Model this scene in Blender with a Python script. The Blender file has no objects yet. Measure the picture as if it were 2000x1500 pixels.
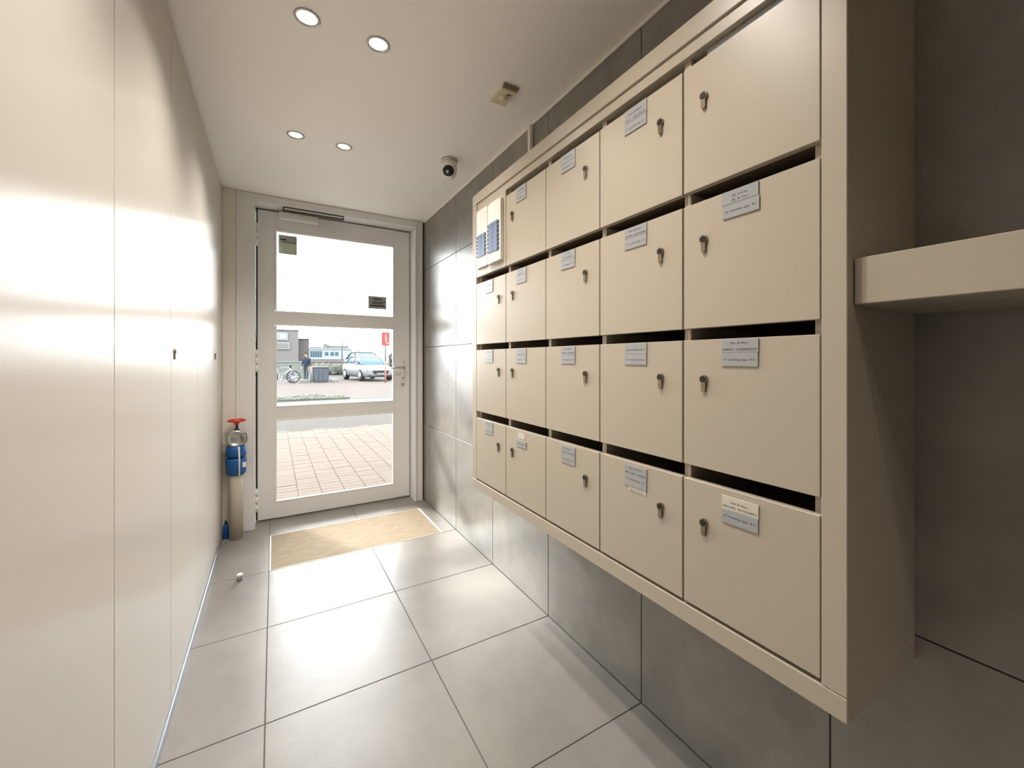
import bpy, bmesh, math, random
from mathutils import Vector, Matrix
random.seed(7)
PI = math.pi
SC = bpy.context.scene
COL = SC.collection

# ---------------------------------------------------------------- camera, world, exposure
cam_data = bpy.data.cameras.new('camera')
cam = bpy.data.objects.new('camera', cam_data)
COL.objects.link(cam)
cam_data.sensor_fit = 'HORIZONTAL'
cam_data.sensor_width = 36.0
cam_data.lens = 14.4
cam_data.shift_y = -0.024
cam_data.clip_start = 0.02
cam_data.clip_end = 600
cam.location = (0, 0, 1.27)
cam.rotation_euler = (PI / 2, 0, -math.atan2(465, 800))
SC.camera = cam

SC.view_settings.view_transform = 'Standard'
SC.view_settings.look = 'None'
SC.view_settings.gamma = 1.0
SC.view_settings.use_curve_mapping = False
SC.view_settings.exposure = 1.05

SKY = 11.5
LAMP_W = 17.0
WARM = (1.0, 0.93, 0.85)
OUT = 0.22          # reflectance factor of the street surfaces
FAR = 0.107

world = bpy.data.worlds.new('overcast_sky')
SC.world = world
world.use_nodes = True
wn, wl = world.node_tree.nodes, world.node_tree.links
wn.clear()
wo = wn.new('ShaderNodeOutputWorld')
wb = wn.new('ShaderNodeBackground')
tc = wn.new('ShaderNodeTexCoord')
nz = wn.new('ShaderNodeTexNoise'); nz.inputs['Scale'].default_value = 3.0; nz.inputs['Detail'].default_value = 4
rp = wn.new('ShaderNodeValToRGB')
rp.color_ramp.elements[0].position = 0.35; rp.color_ramp.elements[0].color = (0.86, 0.90, 0.97, 1)
rp.color_ramp.elements[1].position = 0.7; rp.color_ramp.elements[1].color = (0.95, 0.975, 1, 1)
wl.new(tc.outputs['Generated'], nz.inputs['Vector'])
wl.new(nz.outputs['Fac'], rp.inputs['Fac'])
wl.new(rp.outputs['Color'], wb.inputs['Color'])
wb.inputs['Strength'].default_value = SKY
wl.new(wb.outputs['Background'], wo.inputs['Surface'])

# veiled sun from the street side: throws the soft light patch on doormat and right wall
sd = bpy.data.lights.new('sun', 'SUN'); sd.energy = 3.6; sd.angle = math.radians(7.0); sd.color = (1.0, 0.97, 0.92)
so = bpy.data.objects.new('sun', sd); COL.objects.link(so)
so.rotation_euler = Vector((0.456 * 0.866, -0.89 * 0.866, -0.5)).to_track_quat('-Z', 'Y').to_euler()
so.location = (-6, 14, 9)

# the doorway's daylight: a sampling portal over the glazed door (gives off no light of its own)
pl = bpy.data.lights.new('door_portal', 'AREA'); pl.shape = 'RECTANGLE'; pl.size = 1.0; pl.size_y = 2.3
pl.cycles.is_portal = True
po = bpy.data.objects.new('door_portal', pl); COL.objects.link(po)
po.location = (0.475, 3.84, 1.22); po.rotation_euler = (-PI / 2, 0, 0)


# ---------------------------------------------------------------- materials
def s2l(c):
    return tuple(((v / 255) / 12.92 if v / 255 <= 0.04045 else ((v / 255 + 0.055) / 1.055) ** 2.4) for v in c)

def mat(name, rgb, rough=0.5, metal=0.0, spec=0.5, var=0.0, scale=6.0, bump=0.0, bscale=60.0, coat=0.0,
        aniso=0.0, arot=0.0, dark=None, coords='Object', stretch=None, tangent=None, gain=1.0):
    m = bpy.data.materials.new(name)
    m.use_nodes = True
    n, l = m.node_tree.nodes, m.node_tree.links
    b = n['Principled BSDF']
    c = tuple(v * gain for v in s2l(rgb))
    b.inputs['Base Color'].default_value = (*c, 1)
    b.inputs['Roughness'].default_value = rough
    b.inputs['Metallic'].default_value = metal
    b.inputs['Specular IOR Level'].default_value = spec if gain == 1.0 else 0.03
    b.inputs['Coat Weight'].default_value = coat
    b.inputs['Coat Roughness'].default_value = 0.15
    if aniso:
        b.inputs['Anisotropic'].default_value = aniso
        b.inputs['Anisotropic Rotation'].default_value = arot
        if tangent:
            t = n.new('ShaderNodeCombineXYZ')
            for i in range(3):
                t.inputs[i].default_value = tangent[i]
            l.new(t.outputs[0], b.inputs['Tangent'])
    g = n.new('ShaderNodeNewGeometry') if coords == 'World' else n.new('ShaderNodeTexCoord')
    src = g.outputs['Position'] if coords == 'World' else g.outputs['Object']
    if stretch:
        mp = n.new('ShaderNodeMapping'); mp.inputs['Scale'].default_value = stretch
        l.new(src, mp.inputs['Vector']); src = mp.outputs['Vector']
    if var:
        t = n.new('ShaderNodeTexNoise'); t.inputs['Scale'].default_value = scale; t.inputs['Detail'].default_value = 6
        t.inputs['Roughness'].default_value = 0.6
        l.new(src, t.inputs['Vector'])
        r = n.new('ShaderNodeValToRGB')
        r.color_ramp.elements[0].position = 0.3; r.color_ramp.elements[1].position = 0.7
        d = s2l(dark) if dark else tuple(v * (1 - var) for v in c)
        r.color_ramp.elements[0].color = (*d, 1)
        r.color_ramp.elements[1].color = (*tuple(min(1, v * (1 + var * 0.6)) for v in c), 1)
        l.new(t.outputs['Fac'], r.inputs['Fac'])
        l.new(r.outputs['Color'], b.inputs['Base Color'])
    if bump:
        t2 = n.new('ShaderNodeTexNoise'); t2.inputs['Scale'].default_value = bscale; t2.inputs['Detail'].default_value = 3
        l.new(src, t2.inputs['Vector'])
        bm_ = n.new('ShaderNodeBump'); bm_.inputs['Strength'].default_value = bump; bm_.inputs['Distance'].default_value = 0.01
        l.new(t2.outputs['Fac'], bm_.inputs['Height'])
        l.new(bm_.outputs['Normal'], b.inputs['Normal'])
    return m

def emis(name, rgb, strength):
    m = mat(name, rgb)
    b = m.node_tree.nodes['Principled BSDF']
    b.inputs['Emission Color'].default_value = (*rgb_lin(rgb), 1)
    b.inputs['Emission Strength'].default_value = strength
    return m

def rgb_lin(c):
    return s2l(c)

def glass_mat(name, tint=(1, 1, 1), gloss_rough=0.0):
    m = bpy.data.materials.new(name); m.use_nodes = True
    n, l = m.node_tree.nodes, m.node_tree.links
    n.clear()
    o = n.new('ShaderNodeOutputMaterial'); mx = n.new('ShaderNodeMixShader')
    t = n.new('ShaderNodeBsdfTransparent'); t.inputs['Color'].default_value = (*tint, 1)
    g = n.new('ShaderNodeBsdfGlossy'); g.inputs['Roughness'].default_value = gloss_rough
    f = n.new('ShaderNodeFresnel'); f.inputs['IOR'].default_value = 1.45
    l.new(f.outputs[0], mx.inputs[0]); l.new(t.outputs[0], mx.inputs[1]); l.new(g.outputs[0], mx.inputs[2])
    l.new(mx.outputs[0], o.inputs['Surface'])
    return m

M = {}
M['beige'] = mat('beige_laminate', (181, 170, 153), 0.34, spec=0.5, bump=0.015, bscale=400, coords='World')
M['beige_cut'] = mat('beige_board_edge', (181, 170, 153), 0.45)
M['panel'] = mat('beige_satin_panel', (205, 198, 188), 0.31, spec=0.24, aniso=0.85, arot=0.0, tangent=(0, 1, 0),
                 bump=0.02, bscale=25, coords='World')
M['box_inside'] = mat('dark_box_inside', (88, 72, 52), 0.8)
M['floor_tile'] = mat('grey_floor_tile', (139, 134, 128), 0.34, spec=0.38, var=0.16, scale=3.0, bump=0.02, bscale=90, coords='World')
M['wall_tile'] = mat('grey_wall_tile', (136, 132, 125), 0.33, spec=0.7, var=0.22, scale=5.5, bump=0.03, bscale=80, coords='World')
M['grout'] = mat('grey_grout', (96, 92, 86), 0.9, coords='World')
M['ceiling'] = mat('ceiling_paint', (246, 241, 234), 0.55)
M['wall_paint'] = mat('wall_paint', (228, 222, 212), 0.6)
M['cornice'] = mat('white_caulk', (240, 234, 224), 0.5)
M['upvc'] = mat('white_grey_frame', (226, 225, 223), 0.35)
M['upvc_bright'] = mat('white_bead', (235, 233, 228), 0.3)
M['alu'] = mat('brushed_aluminium', (190, 190, 188), 0.3, metal=1.0)
M['chrome'] = mat('chrome', (215, 215, 213), 0.12, metal=1.0)
M['nickel'] = mat('dull_nickel', (150, 138, 120), 0.35, metal=1.0)
M['black'] = mat('black_plastic', (28, 26, 24), 0.4)
M['dark_gap'] = mat('dark_rubber_and_shade', (60, 56, 52), 0.7)
M['plinth'] = mat('grey_metal_plinth', (150, 154, 160), 0.35, metal=0.6)
M['white'] = mat('white_plastic', (232, 228, 220), 0.35)
M['cream'] = mat('cream_plastic', (210, 200, 170), 0.4)
M['plate_grey'] = mat('silver_grey_plate', (164, 166, 168), 0.35, metal=0.15)
M['plate_cream'] = mat('cream_plate', (206, 199, 186), 0.4)
M['ink'] = mat('black_ink', (58, 54, 50), 0.6)
M['plate_side'] = mat('dark_plate_edge', (70, 62, 50), 0.6)
M['mat'] = mat('beige_coir', (168, 152, 130), 0.95, spec=0.1, var=0.22, scale=40, bump=0.6, bscale=350, stretch=(0.25, 1.6, 1))
M['glass'] = glass_mat('door_glass', (0.97, 0.98, 0.97))
M['lamp'] = emis('lamp_glow', (255, 236, 205), 9.0)
M['red'] = mat('red_paint', (196, 52, 34), 0.35)
M['blue'] = mat('blue_paint', (16, 84, 150), 0.4, var=0.2, scale=12)
M['pipe'] = mat('beige_pipe', (196, 188, 172), 0.4)
M['label_blue'] = mat('blue_grey_label', (128, 146, 176), 0.35)
M['label_dark'] = mat('dark_blue_label', (86, 102, 132), 0.4)
M['paper_green'] = mat('pale_green_film', (186, 192, 172), 0.6)
M['paper_grey'] = mat('grey_film', (160, 162, 156), 0.6)
M['brick'] = mat('pink_paver', (146, 132, 121), 0.9, var=0.06, scale=1.5, coords='World', gain=0.181)
M['brick_joint'] = mat('paver_joint', (134, 121, 111), 1.0, gain=0.167)
M['asphalt'] = mat('pale_asphalt', (138, 132, 125), 0.95, var=0.06, scale=5, coords='World', gain=FAR)
M['kerb'] = mat('pale_concrete', (148, 148, 144), 0.9, var=0.06, scale=3, coords='World', gain=0.125)
M['grass'] = mat('grey_green_turf', (78, 79, 70), 1.0, var=0.35, scale=9, coords='World', gain=0.464)
M['lot'] = mat('parking_ground', (136, 134, 131), 0.95, var=0.05, coords='World', gain=FAR)
M['grey_render'] = mat('grey_brown_render', (104, 100, 99), 0.9, var=0.06, gain=0.377)
M['grey_dark'] = mat('dark_grey_render', (84, 81, 80), 0.9, gain=0.377)
M['white_clad'] = mat('blue_white_cladding', (142, 151, 159), 0.6, gain=0.319)
M['roof_grey'] = mat('green_grey_roof', (108, 112, 110), 0.8, gain=0.319)
M['win_blue'] = mat('blue_grey_glazing', (62, 80, 88), 0.15, spec=0.8, gain=0.362)
M['garden_wall'] = mat('pale_green_wall', (128, 133, 127), 0.9, var=0.05, gain=0.246)
M['rust'] = mat('rust_brick', (128, 104, 90), 0.9, gain=0.246)
M['hedge'] = mat('grey_green_hedge', (104, 109, 101), 1.0, var=0.25, scale=3, gain=0.290)
M['gabion'] = mat('blue_grey_block', (80, 85, 92), 0.8, var=0.25, scale=8, gain=0.348)
M['white_outdoor'] = mat('weathered_white', (160, 160, 158), 0.5, gain=0.203)
M['skin'] = mat('skin', (196, 150, 124), 0.6, gain=OUT)
M['cloth_navy'] = mat('navy_cloth', (44, 50, 66), 0.85, gain=0.362)
M['cloth_slate'] = mat('slate_cloth', (66, 74, 78), 0.85, gain=0.362)
M['cloth_grey'] = mat('lilac_grey_cloth', (150, 150, 162), 0.85, gain=OUT)
M['hair'] = mat('dark_hair', (36, 32, 34), 0.7, gain=OUT)
M['car_white'] = mat('white_car_paint', (158, 161, 165), 0.45, gain=0.189)
M['car_dark'] = mat('taupe_car_paint', (86, 83, 80), 0.45, gain=OUT)
M['black_outdoor'] = mat('black_car_trim', (70, 70, 72), 0.6, gain=0.12)
M['car_glass'] = mat('blue_car_glass', (84, 108, 122), 0.3, gain=0.290)
M['tyre'] = mat('tyre_rubber', (46, 46, 48), 0.85, gain=OUT)
M['sign_red'] = mat('red_sign', (140, 62, 60), 0.5, gain=0.348)
M['sign_pink'] = mat('pink_symbol', (175, 126, 118), 0.5, gain=0.348)
M['pole_red'] = mat('salmon_pole', (160, 100, 86), 0.5, gain=0.348)
M['lamp_post'] = mat('pale_grey_post', (150, 152, 154), 0.5, gain=OUT)
M['foliage'] = mat('hazy_foliage', (96, 103, 101), 1.0, var=0.3, scale=2, gain=OUT)


def film(m, k):
    n, l = m.node_tree.nodes, m.node_tree.links
    b = n['Principled BSDF']; o = [x for x in n if x.type == 'OUTPUT_MATERIAL'][0]
    t = n.new('ShaderNodeBsdfTranslucent'); t.inputs['Color'].default_value = b.inputs['Base Color'].default_value
    mx = n.new('ShaderNodeMixShader'); mx.inputs[0].default_value = k
    l.new(b.outputs[0], mx.inputs[1]); l.new(t.outputs[0], mx.inputs[2]); l.new(mx.outputs[0], o.inputs['Surface'])
film(M['paper_green'], 0.09); film(M['paper_grey'], 0.07)


# ---------------------------------------------------------------- helpers
def link(name, me, mats, parent=None, props=None):
    o = bpy.data.objects.new(name, me)
    COL.objects.link(o)
    if parent is not None:
        o.parent = parent
    for m in (mats if isinstance(mats, (list, tuple)) else [mats]):
        if m is not None:
            me.materials.append(m)
    return o

def world_origin(o):
    v = Vector((0, 0, 0))
    while o is not None:
        v += o.location
        o = o.parent
    return v

def build(name, bm, mats, parent=None, at=None, smooth=False):
    """Links bm (written in world coordinates) as one mesh object whose origin is at `at` or the parent's origin."""
    po_ = world_origin(parent) if parent is not None else Vector((0, 0, 0))
    org = Vector(at) if at is not None else po_
    bmesh.ops.translate(bm, verts=bm.verts, vec=-org)
    bmesh.ops.recalc_face_normals(bm, faces=bm.faces)
    me = bpy.data.meshes.new(name)
    bm.to_mesh(me); bm.free()
    if smooth:
        for p in me.polygons:
            p.use_smooth = True
    o = link(name, me, mats, parent)
    o.location = org - po_
    return o

def empty(name, loc):
    o = bpy.data.objects.new(name, None)
    o.empty_display_size = 0.1
    o.location = loc
    COL.objects.link(o)
    return o

def tag(o, label=None, cat=None, group=None, kind=None):
    if label: o['label'] = label
    if cat: o['category'] = cat
    if group: o['group'] = group
    if kind: o['kind'] = kind
    return o

def abox(bm, x0, x1, y0, y1, z0, z1, bev=0.0, mi=0, seg=1):
    r = bmesh.ops.create_cube(bm, size=1.0)
    vs = r['verts']
    for v in vs:
        v.co.x = x0 if v.co.x < 0 else x1
        v.co.y = y0 if v.co.y < 0 else y1
        v.co.z = z0 if v.co.z < 0 else z1
    fs = set(f for v in vs for f in v.link_faces)
    for f in fs: f.material_index = mi
    if bev > 0:
        es = list({e for v in vs for e in v.link_edges})
        rr = bmesh.ops.bevel(bm, geom=es, offset=bev, segments=seg, affect='EDGES', profile=0.5)
        for f in rr['faces']: f.material_index = mi
    return vs

def box(name, x0, x1, y0, y1, z0, z1, m, parent=None, bev=0.0, at=None, seg=1):
    bm = bmesh.new()
    abox(bm, x0, x1, y0, y1, z0, z1, bev, seg=seg)
    return build(name, bm, m, parent, at)

def lathe(bm, prof, center, axis='Z', n=24, mi=0, cap=True):
    """prof = [(radius, height)]; axis gives the turning axis direction."""
    if isinstance(axis, str):
        axis = {'Z': (0, 0, 1), 'X': (1, 0, 0), 'Y': (0, 1, 0), '-X': (-1, 0, 0), '-Y': (0, -1, 0), '-Z': (0, 0, -1)}[axis]
    ax = Vector(axis).normalized()
    u = ax.orthogonal().normalized(); w = ax.cross(u)
    c = Vector(center)
    rings = []
    for r, h in prof:
        ring = [bm.verts.new(c + ax * h + (u * math.cos(2 * PI * k / n) + w * math.sin(2 * PI * k / n)) * r) for k in range(n)]
        rings.append(ring)
    for a, b in zip(rings, rings[1:]):
        for k in range(n):
            f = bm.faces.new((a[k], a[(k + 1) % n], b[(k + 1) % n], b[k])); f.material_index = mi; f.smooth = True
    if cap:
        for ring in (rings[0], rings[-1]):
            f = bm.faces.new(ring); f.material_index = mi

def tube(bm, pts, r, n=8, mi=0):
    pts = [Vector(p) for p in pts]
    rings = []
    for i, p in enumerate(pts):
        d = (pts[min(i + 1, len(pts) - 1)] - pts[max(i - 1, 0)]).normalized()
        u = d.cross(Vector((0.13, 0.21, 0.97))).normalized(); w = d.cross(u)
        rings.append([bm.verts.new(p + (u * math.cos(2 * PI * k / n) + w * math.sin(2 * PI * k / n)) * r) for k in range(n)])
    for a, b in zip(rings, rings[1:]):
        for k in range(n):
            f = bm.faces.new((a[k], a[(k + 1) % n], b[(k + 1) % n], b[k])); f.material_index = mi; f.smooth = True
    for ring in (rings[0], rings[-1]):
        f = bm.faces.new(ring); f.material_index = mi

def torus(bm, c, axis, R, r, n=24, k=8, mi=0):
    ax = Vector(axis).normalized(); u = ax.orthogonal().normalized(); w = ax.cross(u); c = Vector(c)
    rings = []
    for i in range(n):
        a = 2 * PI * i / n; d = u * math.cos(a) + w * math.sin(a)
        rings.append([bm.verts.new(c + d * (R + r * math.cos(2 * PI * j / k)) + ax * r * math.sin(2 * PI * j / k)) for j in range(k)])
    for i in range(n):
        a, b = rings[i], rings[(i + 1) % n]
        for j in range(k):
            f = bm.faces.new((a[j], a[(j + 1) % k], b[(j + 1) % k], b[j])); f.material_index = mi; f.smooth = True

def prism(bm, pts, ext, mi=0):
    """Polygon (list of 3D points) extruded by vector ext."""
    ext = Vector(ext)
    a = [bm.verts.new(Vector(p)) for p in pts]
    b = [bm.verts.new(Vector(p) + ext) for p in pts]
    fs = [bm.faces.new(a), bm.faces.new(b[::-1])]
    n = len(a)
    for i in range(n):
        fs.append(bm.faces.new((a[i], b[i], b[(i + 1) % n], a[(i + 1) % n])))
    for f in fs: f.material_index = mi
    return fs

_fonts = {}
def text_into(bm, s, size, origin, xdir, ydir, mi=0, width=None, depth=0.0002, align='CENTER'):
    """Writes s as flat raised letters; origin is the centre of the baseline."""
    cu = bpy.data.curves.new('lettering', 'FONT')
    cu.body = s; cu.size = 1.0; cu.align_x = align; cu.extrude = 0.0; cu.resolution_u = 2
    tmp = bpy.data.objects.new('lettering', cu)
    me = bpy.data.meshes.new_from_object(tmp)
    bpy.data.objects.remove(tmp); bpy.data.curves.remove(cu)
    if not me.vertices:
        return
    xs = [v.co.x for v in me.vertices]
    w = max(xs) - min(xs)
    sx = size if width is None else width / w
    xd, yd = Vector(xdir), Vector(ydir); nd = xd.cross(yd)
    tb = bmesh.new(); tb.from_mesh(me)
    bpy.data.meshes.remove(me)
    cx = (min(xs) + max(xs)) / 2 if align == 'CENTER' else 0
    vm = {}
    for v in tb.verts:
        vm[v.index] = bm.verts.new(Vector(origin) + xd * ((v.co.x - cx) * sx) + yd * (v.co.y * size) + nd * depth)
    for f in tb.faces:
        try:
            nf = bm.faces.new([vm[v.index] for v in f.verts]); nf.material_index = mi
        except ValueError:
            pass
    tb.free()

# ================================================================= THE ROOM
CEIL = 2.51
XL, XR = -0.34, 1.175          # wall planes
PX = -0.32                     # face of the cupboard doors
YB, YF = -3.2, 3.60            # back wall, face of the door frame
YD = 3.734                     # inside face of the door leaf
G = 0.0035                     # joint width
JY = [0.475 + 0.595 * k for k in range(-6, 7)]
JX = [PX, -0.027, 0.575, XR]

# floor: grout bed with one mesh per tile
floor = box('floor', XL - 0.62, XR + 0.16, YB, 3.86, -0.08, -0.003, M['grout'])
tag(floor, 'grey stone-look tiled entrance floor', 'floor', kind='structure')
MX0, MX1, MY0, MY1 = -0.027, 1.072, 2.855, 3.425       # doormat well
def tile_floor(x0, x1, y0, y1):
    box('tile', x0 + G / 2, x1 - G / 2, y0 + G / 2, y1 - G / 2, -0.010, 0.0, M['floor_tile'], floor, bev=0.0012, at=((x0 + x1) / 2, (y0 + y1) / 2, 0))
for j in range(len(JY)):
    y0 = JY[j]; y1 = JY[j] + 0.595
    if y1 > 3.46 and y0 > 3.4:
        y1 = 3.80
    for i in range(3):
        if abs(y0 - 2.855) < 0.01 and i > 0:
            continue
        tile_floor(JX[i], JX[i + 1], y0, y1)
tile_floor(MX1, XR, 2.855, 3.45)
tile_floor(MX0, MX1, MY1, 3.45)

# right wall: bed with one mesh per tile, on the same joints as the floor
wall_right = box('wall_right', XR + 0.012, XR + 0.16, YB, 3.88, 0, CEIL, M['grout'])
tag(wall_right, 'wall of large grey tiles behind the mailbox cabinet', 'wall', kind='structure')
JZ = [0.0, 0.685, 1.378, 2.07, CEIL]
for j in range(len(JY)):
    y0 = JY[j]; y1 = min(JY[j] + 0.595, 3.80)
    if y0 > 3.7: continue
    for k in range(4):
        box('tile', XR, XR + 0.013, y0 + G / 2, y1 - G / 2, JZ[k] + G / 2, JZ[k + 1] - G / 2, M['wall_tile'], wall_right, bev=0.0012,
            at=(XR, (y0 + y1) / 2, (JZ[k] + JZ[k + 1]) / 2))

wall_left = box('wall_left', XL - 0.62, XL - 0.5, YB, 3.88, 0, CEIL, M['wall_paint'])
tag(wall_left, 'painted wall behind the beige cupboard doors', 'wall', kind='structure')
wall_back = box('wall_back', XL - 0.62, XR + 0.16, YB - 0.12, YB, 0, CEIL, M['wall_paint'])
tag(wall_back, 'painted wall at the inner end of the hall', 'wall', kind='structure')

# ceiling with holes for the four visible and the unseen downlights
LPOS = [(0.104, 2.557), (0.353, 2.557), (0.104, 1.658), (0.355, 1.658), (0.104, 0.76), (0.355, 0.76), (0.104, -0.9), (0.355, -0.9)]
LR = 0.036
bm = bmesh.new()
xs = sorted({XL - 0.62, XR + 0.16} | {p[0] - 0.05 for p in LPOS} | {p[0] + 0.05 for p in LPOS})
ys = sorted({YB - 0.12, 3.88} | {p[1] - 0.05 for p in LPOS} | {p[1] + 0.05 for p in LPOS})
def near_lamp(x0, x1, y0, y1):
    for p in LPOS:
        if x0 - 1e-6 <= p[0] <= x1 + 1e-6 and y0 - 1e-6 <= p[1] <= y1 + 1e-6 and (x1 - x0) < 0.12:
            return p
    return None
holes = [(x, y) for x, y in LPOS]
# simple plate, cut with an even ring round each hole
def ceiling_plate(bm):
    rows = sorted({round(p[1], 2) for p in LPOS})
    X0, X1, Y0, Y1 = XL - 0.62, XR + 0.16, YB - 0.12, 3.88
    def quad(a, b, c, d):
        bm.faces.new([bm.verts.new((*p, CEIL)) for p in (a, b, c, d)])
    s = 0.06
    yprev = Y0
    groups = {}
    for p in LPOS:
        groups.setdefault(round(p[1] * 2) / 2, []).append(p)
    for key in sorted(groups):
        ps = sorted(groups[key]); yc = sum(p[1] for p in ps) / len(ps)
        ya, yb = yc - s, yc + s
        quad((X0, yprev), (X1, yprev), (X1, ya), (X0, ya))
        xprev = X0
        for p in ps:
            quad((xprev, ya), (p[0] - s, ya), (p[0] - s, yb), (xprev, yb))
            n = 32
            sq, ci = [], []
            for k in range(n):
                a = 2 * PI * k / n
                dx, dy = math.cos(a), math.sin(a)
                t = s / max(abs(dx), abs(dy))
                sq.append(bm.verts.new((p[0] + dx * t, min(max(p[1] + dy * t, ya), yb), CEIL)))
                ci.append(bm.verts.new((p[0] + dx * LR, p[1] + dy * LR, CEIL)))
            # corners coincide with k = 4, 12, 20, 28
            for k in range(n):
                bm.faces.new((sq[k], sq[(k + 1) % n], ci[(k + 1) % n], ci[k]))
            xprev = p[0] + s
        quad((xprev, ya), (X1, ya), (X1, yb), (xprev, yb))
        yprev = yb
    quad((X0, yprev), (X1, yprev), (X1, Y1), (X0, Y1))
bm.free(); bm = bmesh.new()
ceiling_plate(bm)
bmesh.ops.remove_doubles(bm, verts=bm.verts, dist=0.0015)
g = bmesh.ops.extrude_face_region(bm, geom=bm.faces[:])
bmesh.ops.translate(bm, verts=[v for v in g['geom'] if isinstance(v, bmesh.types.BMVert)], vec=(0, 0, 0.10))
ceiling = build('ceiling', bm, M['ceiling'])
tag(ceiling, 'smooth off-white ceiling with recessed spots', 'ceiling', kind='structure')
roof = box('trim_1', XL - 0.62, XR + 0.16, YB - 0.12, 3.88, CEIL + 0.10, CEIL + 0.14, M['wall_paint'])
tag(roof, 'board closing the ceiling void from above', 'board', kind='structure')
t2 = box('trim_2', XR - 0.010, XR, YB, 3.58, CEIL - 0.013, CEIL, M['cornice'], bev=0.002)
tag(t2, 'thin white line of filler where ceiling meets the tiled wall', 'trim', kind='structure')

# door wall: piers and lintel, outside face included
bm = bmesh.new()
abox(bm, -7.0, -0.242, 3.66, 3.88, -0.1, 6.0)
abox(bm, XR + 0.0, 8.0, 3.80, 3.88, -0.1, 6.0)
abox(bm, -0.242, XR, 3.66, 3.88, CEIL, 6.0)
wall_front = build('wall_front', bm, M['wall_paint'])
tag(wall_front, 'front wall holding the glazed entrance door', 'wall', kind='structure')
f_ = box('trim_3', PX, -0.243, 3.585, 3.66, 0, CEIL, M['wall_paint'], bev=0.002)
tag(f_, 'narrow beige filler board between cupboard and door frame', 'trim', kind='structure')

# ------------------------------------------------------------ entrance door
door = empty('door_1', (0.475, YD, 0)); tag(door, 'white entrance door with three glass panes', 'door', kind='structure')
# fixed frame
bm = bmesh.new(); abox(bm, -0.242, -0.122, YF, 3.84, 0, CEIL - 0.002, 0.003); build('door_frame', bm, M['upvc'], door)
bm = bmesh.new(); abox(bm, 1.086, XR - 0.014, YF, 3.84, 0, CEIL - 0.002, 0.003); abox(bm, 1.083, 1.105, YF - 0.012, YF + 0.02, 0, 2.452, 0.004)
build('door_frame', bm, M['upvc'], door)
bm = bmesh.new(); abox(bm, -0.122, 1.086, YF, 3.84, 2.448, CEIL - 0.002, 0.003); build('door_frame', bm, M['upvc'], door)
box('frame_gasket', XR - 0.014, XR - 0.001, YF + 0.01, 3.80, 0, CEIL - 0.002, M['dark_gap'], door)
box('threshold', -0.122, 1.086, YD + 0.002, 3.86, 0.0, 0.012, M['alu'], door)
# leaf stiles and rails
GX0, GX1 = 0.007, 0.94
LX0, LX1, LZ0, LZ1 = -0.110, 1.080, 0.018, 2.436
YL = YD + 0.062
bm = bmesh.new()
abox(bm, LX0, GX0, YD, YL, LZ0, LZ1, 0.003)
abox(bm, GX1, LX1, YD, YL, LZ0, LZ1, 0.003)
for z0, z1 in ((LZ0, 0.139), (0.798, 0.890), (1.553, 1.643), (2.295, LZ1)):
    abox(bm, GX0 - 0.002, GX1 + 0.002, YD + 0.0006, YL, z0, z1)
leaf = build('door_leaf', bm, M['upvc'], door)
for z0, z1 in ((0.139, 0.798), (0.890, 1.553), (1.643, 2.295)):
    bm = bmesh.new(); b_ = 0.013
    abox(bm, GX0, GX1, YD - 0.003, YD + 0.02, z0, z0 + b_, 0.003)
    abox(bm, GX0, GX1, YD - 0.003, YD + 0.02, z1 - b_, z1, 0.003)
    abox(bm, GX0, GX0 + b_, YD - 0.003, YD + 0.02, z0 + b_, z1 - b_, 0.003)
    abox(bm, GX1 - b_, GX1, YD - 0.003, YD + 0.02, z0 + b_, z1 - b_, 0.003)
    build('glazing_bead', bm, M['upvc_bright'], door)
    box('pane', GX0 + 0.001, GX1 - 0.001, YD + 0.022, YD + 0.028, z0 + 0.001, z1 - 0.001, M['glass'], door)
# dark strips in the gap round the leaf, its shadow put in as colour
bm = bmesh.new()
abox(bm, -0.121, LX0 - 0.001, YD + 0.03, YD + 0.06, 0.013, 2.447)
abox(bm, LX1 + 0.001, 1.085, YD + 0.03, YD + 0.06, 0.013, 2.447)
abox(bm, LX0, LX1, YD + 0.03, YD + 0.06, LZ1 + 0.001, 2.447)
abox(bm, LX0, LX1, YD + 0.03, YD + 0.06, 0.0125, LZ0 - 0.0005)
build('door_gap_shade', bm, M['dark_gap'], door)
for z0, z1 in ((2.148, 2.326), (1.171, 1.345), (0.091, 0.269)):
    bm = bmesh.new()
    for a, b in ((0, 0.32), (0.34, 0.66), (0.68, 1)):
        lathe(bm, [(0.0085, z0 + (z1 - z0) * a), (0.0085, z0 + (z1 - z0) * b)], (-0.116, YD - 0.008, 0), n=14)
    abox(bm, -0.116, -0.100, YD - 0.004, YD - 0.0005, z0 + 0.01, z1 - 0.01)
    build('hinge', bm, M['upvc_bright'], door)
# handle set
bm = bmesh.new()
abox(bm, 1.000, 1.030, YD - 0.009, YD, 1.08, 1.27, 0.006, seg=2)
hp = build('handle_plate', bm, M['upvc_bright'], door)
bm = bmesh.new()
lathe(bm, [(0.012, 0), (0.012, 0.045)], (1.015, YD - 0.008, 1.195), '-Y', 16)
tube(bm, [(1.018, YD - 0.05, 1.195), (0.99, YD - 0.054, 1.197), (0.94, YD - 0.054, 1.197), (0.900, YD - 0.05, 1.193)], 0.0085, 10)
build('door_handle', bm, M['alu'], door)
bm = bmesh.new()
lathe(bm, [(0.009, 0), (0.009, 0.012)], (1.015, YD - 0.008, 1.105), '-Y', 16)
lathe(bm, [(0.014, 0), (0.014, 0.012)], (1.015, YD, 1.045), '-Y', 18)
lathe(bm, [(0.006, 0), (0.006, 0.01)], (1.015, YD - 0.008, 1.25), '-Y', 12)
build('lock_cylinder', bm, M['alu'], door)
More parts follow.
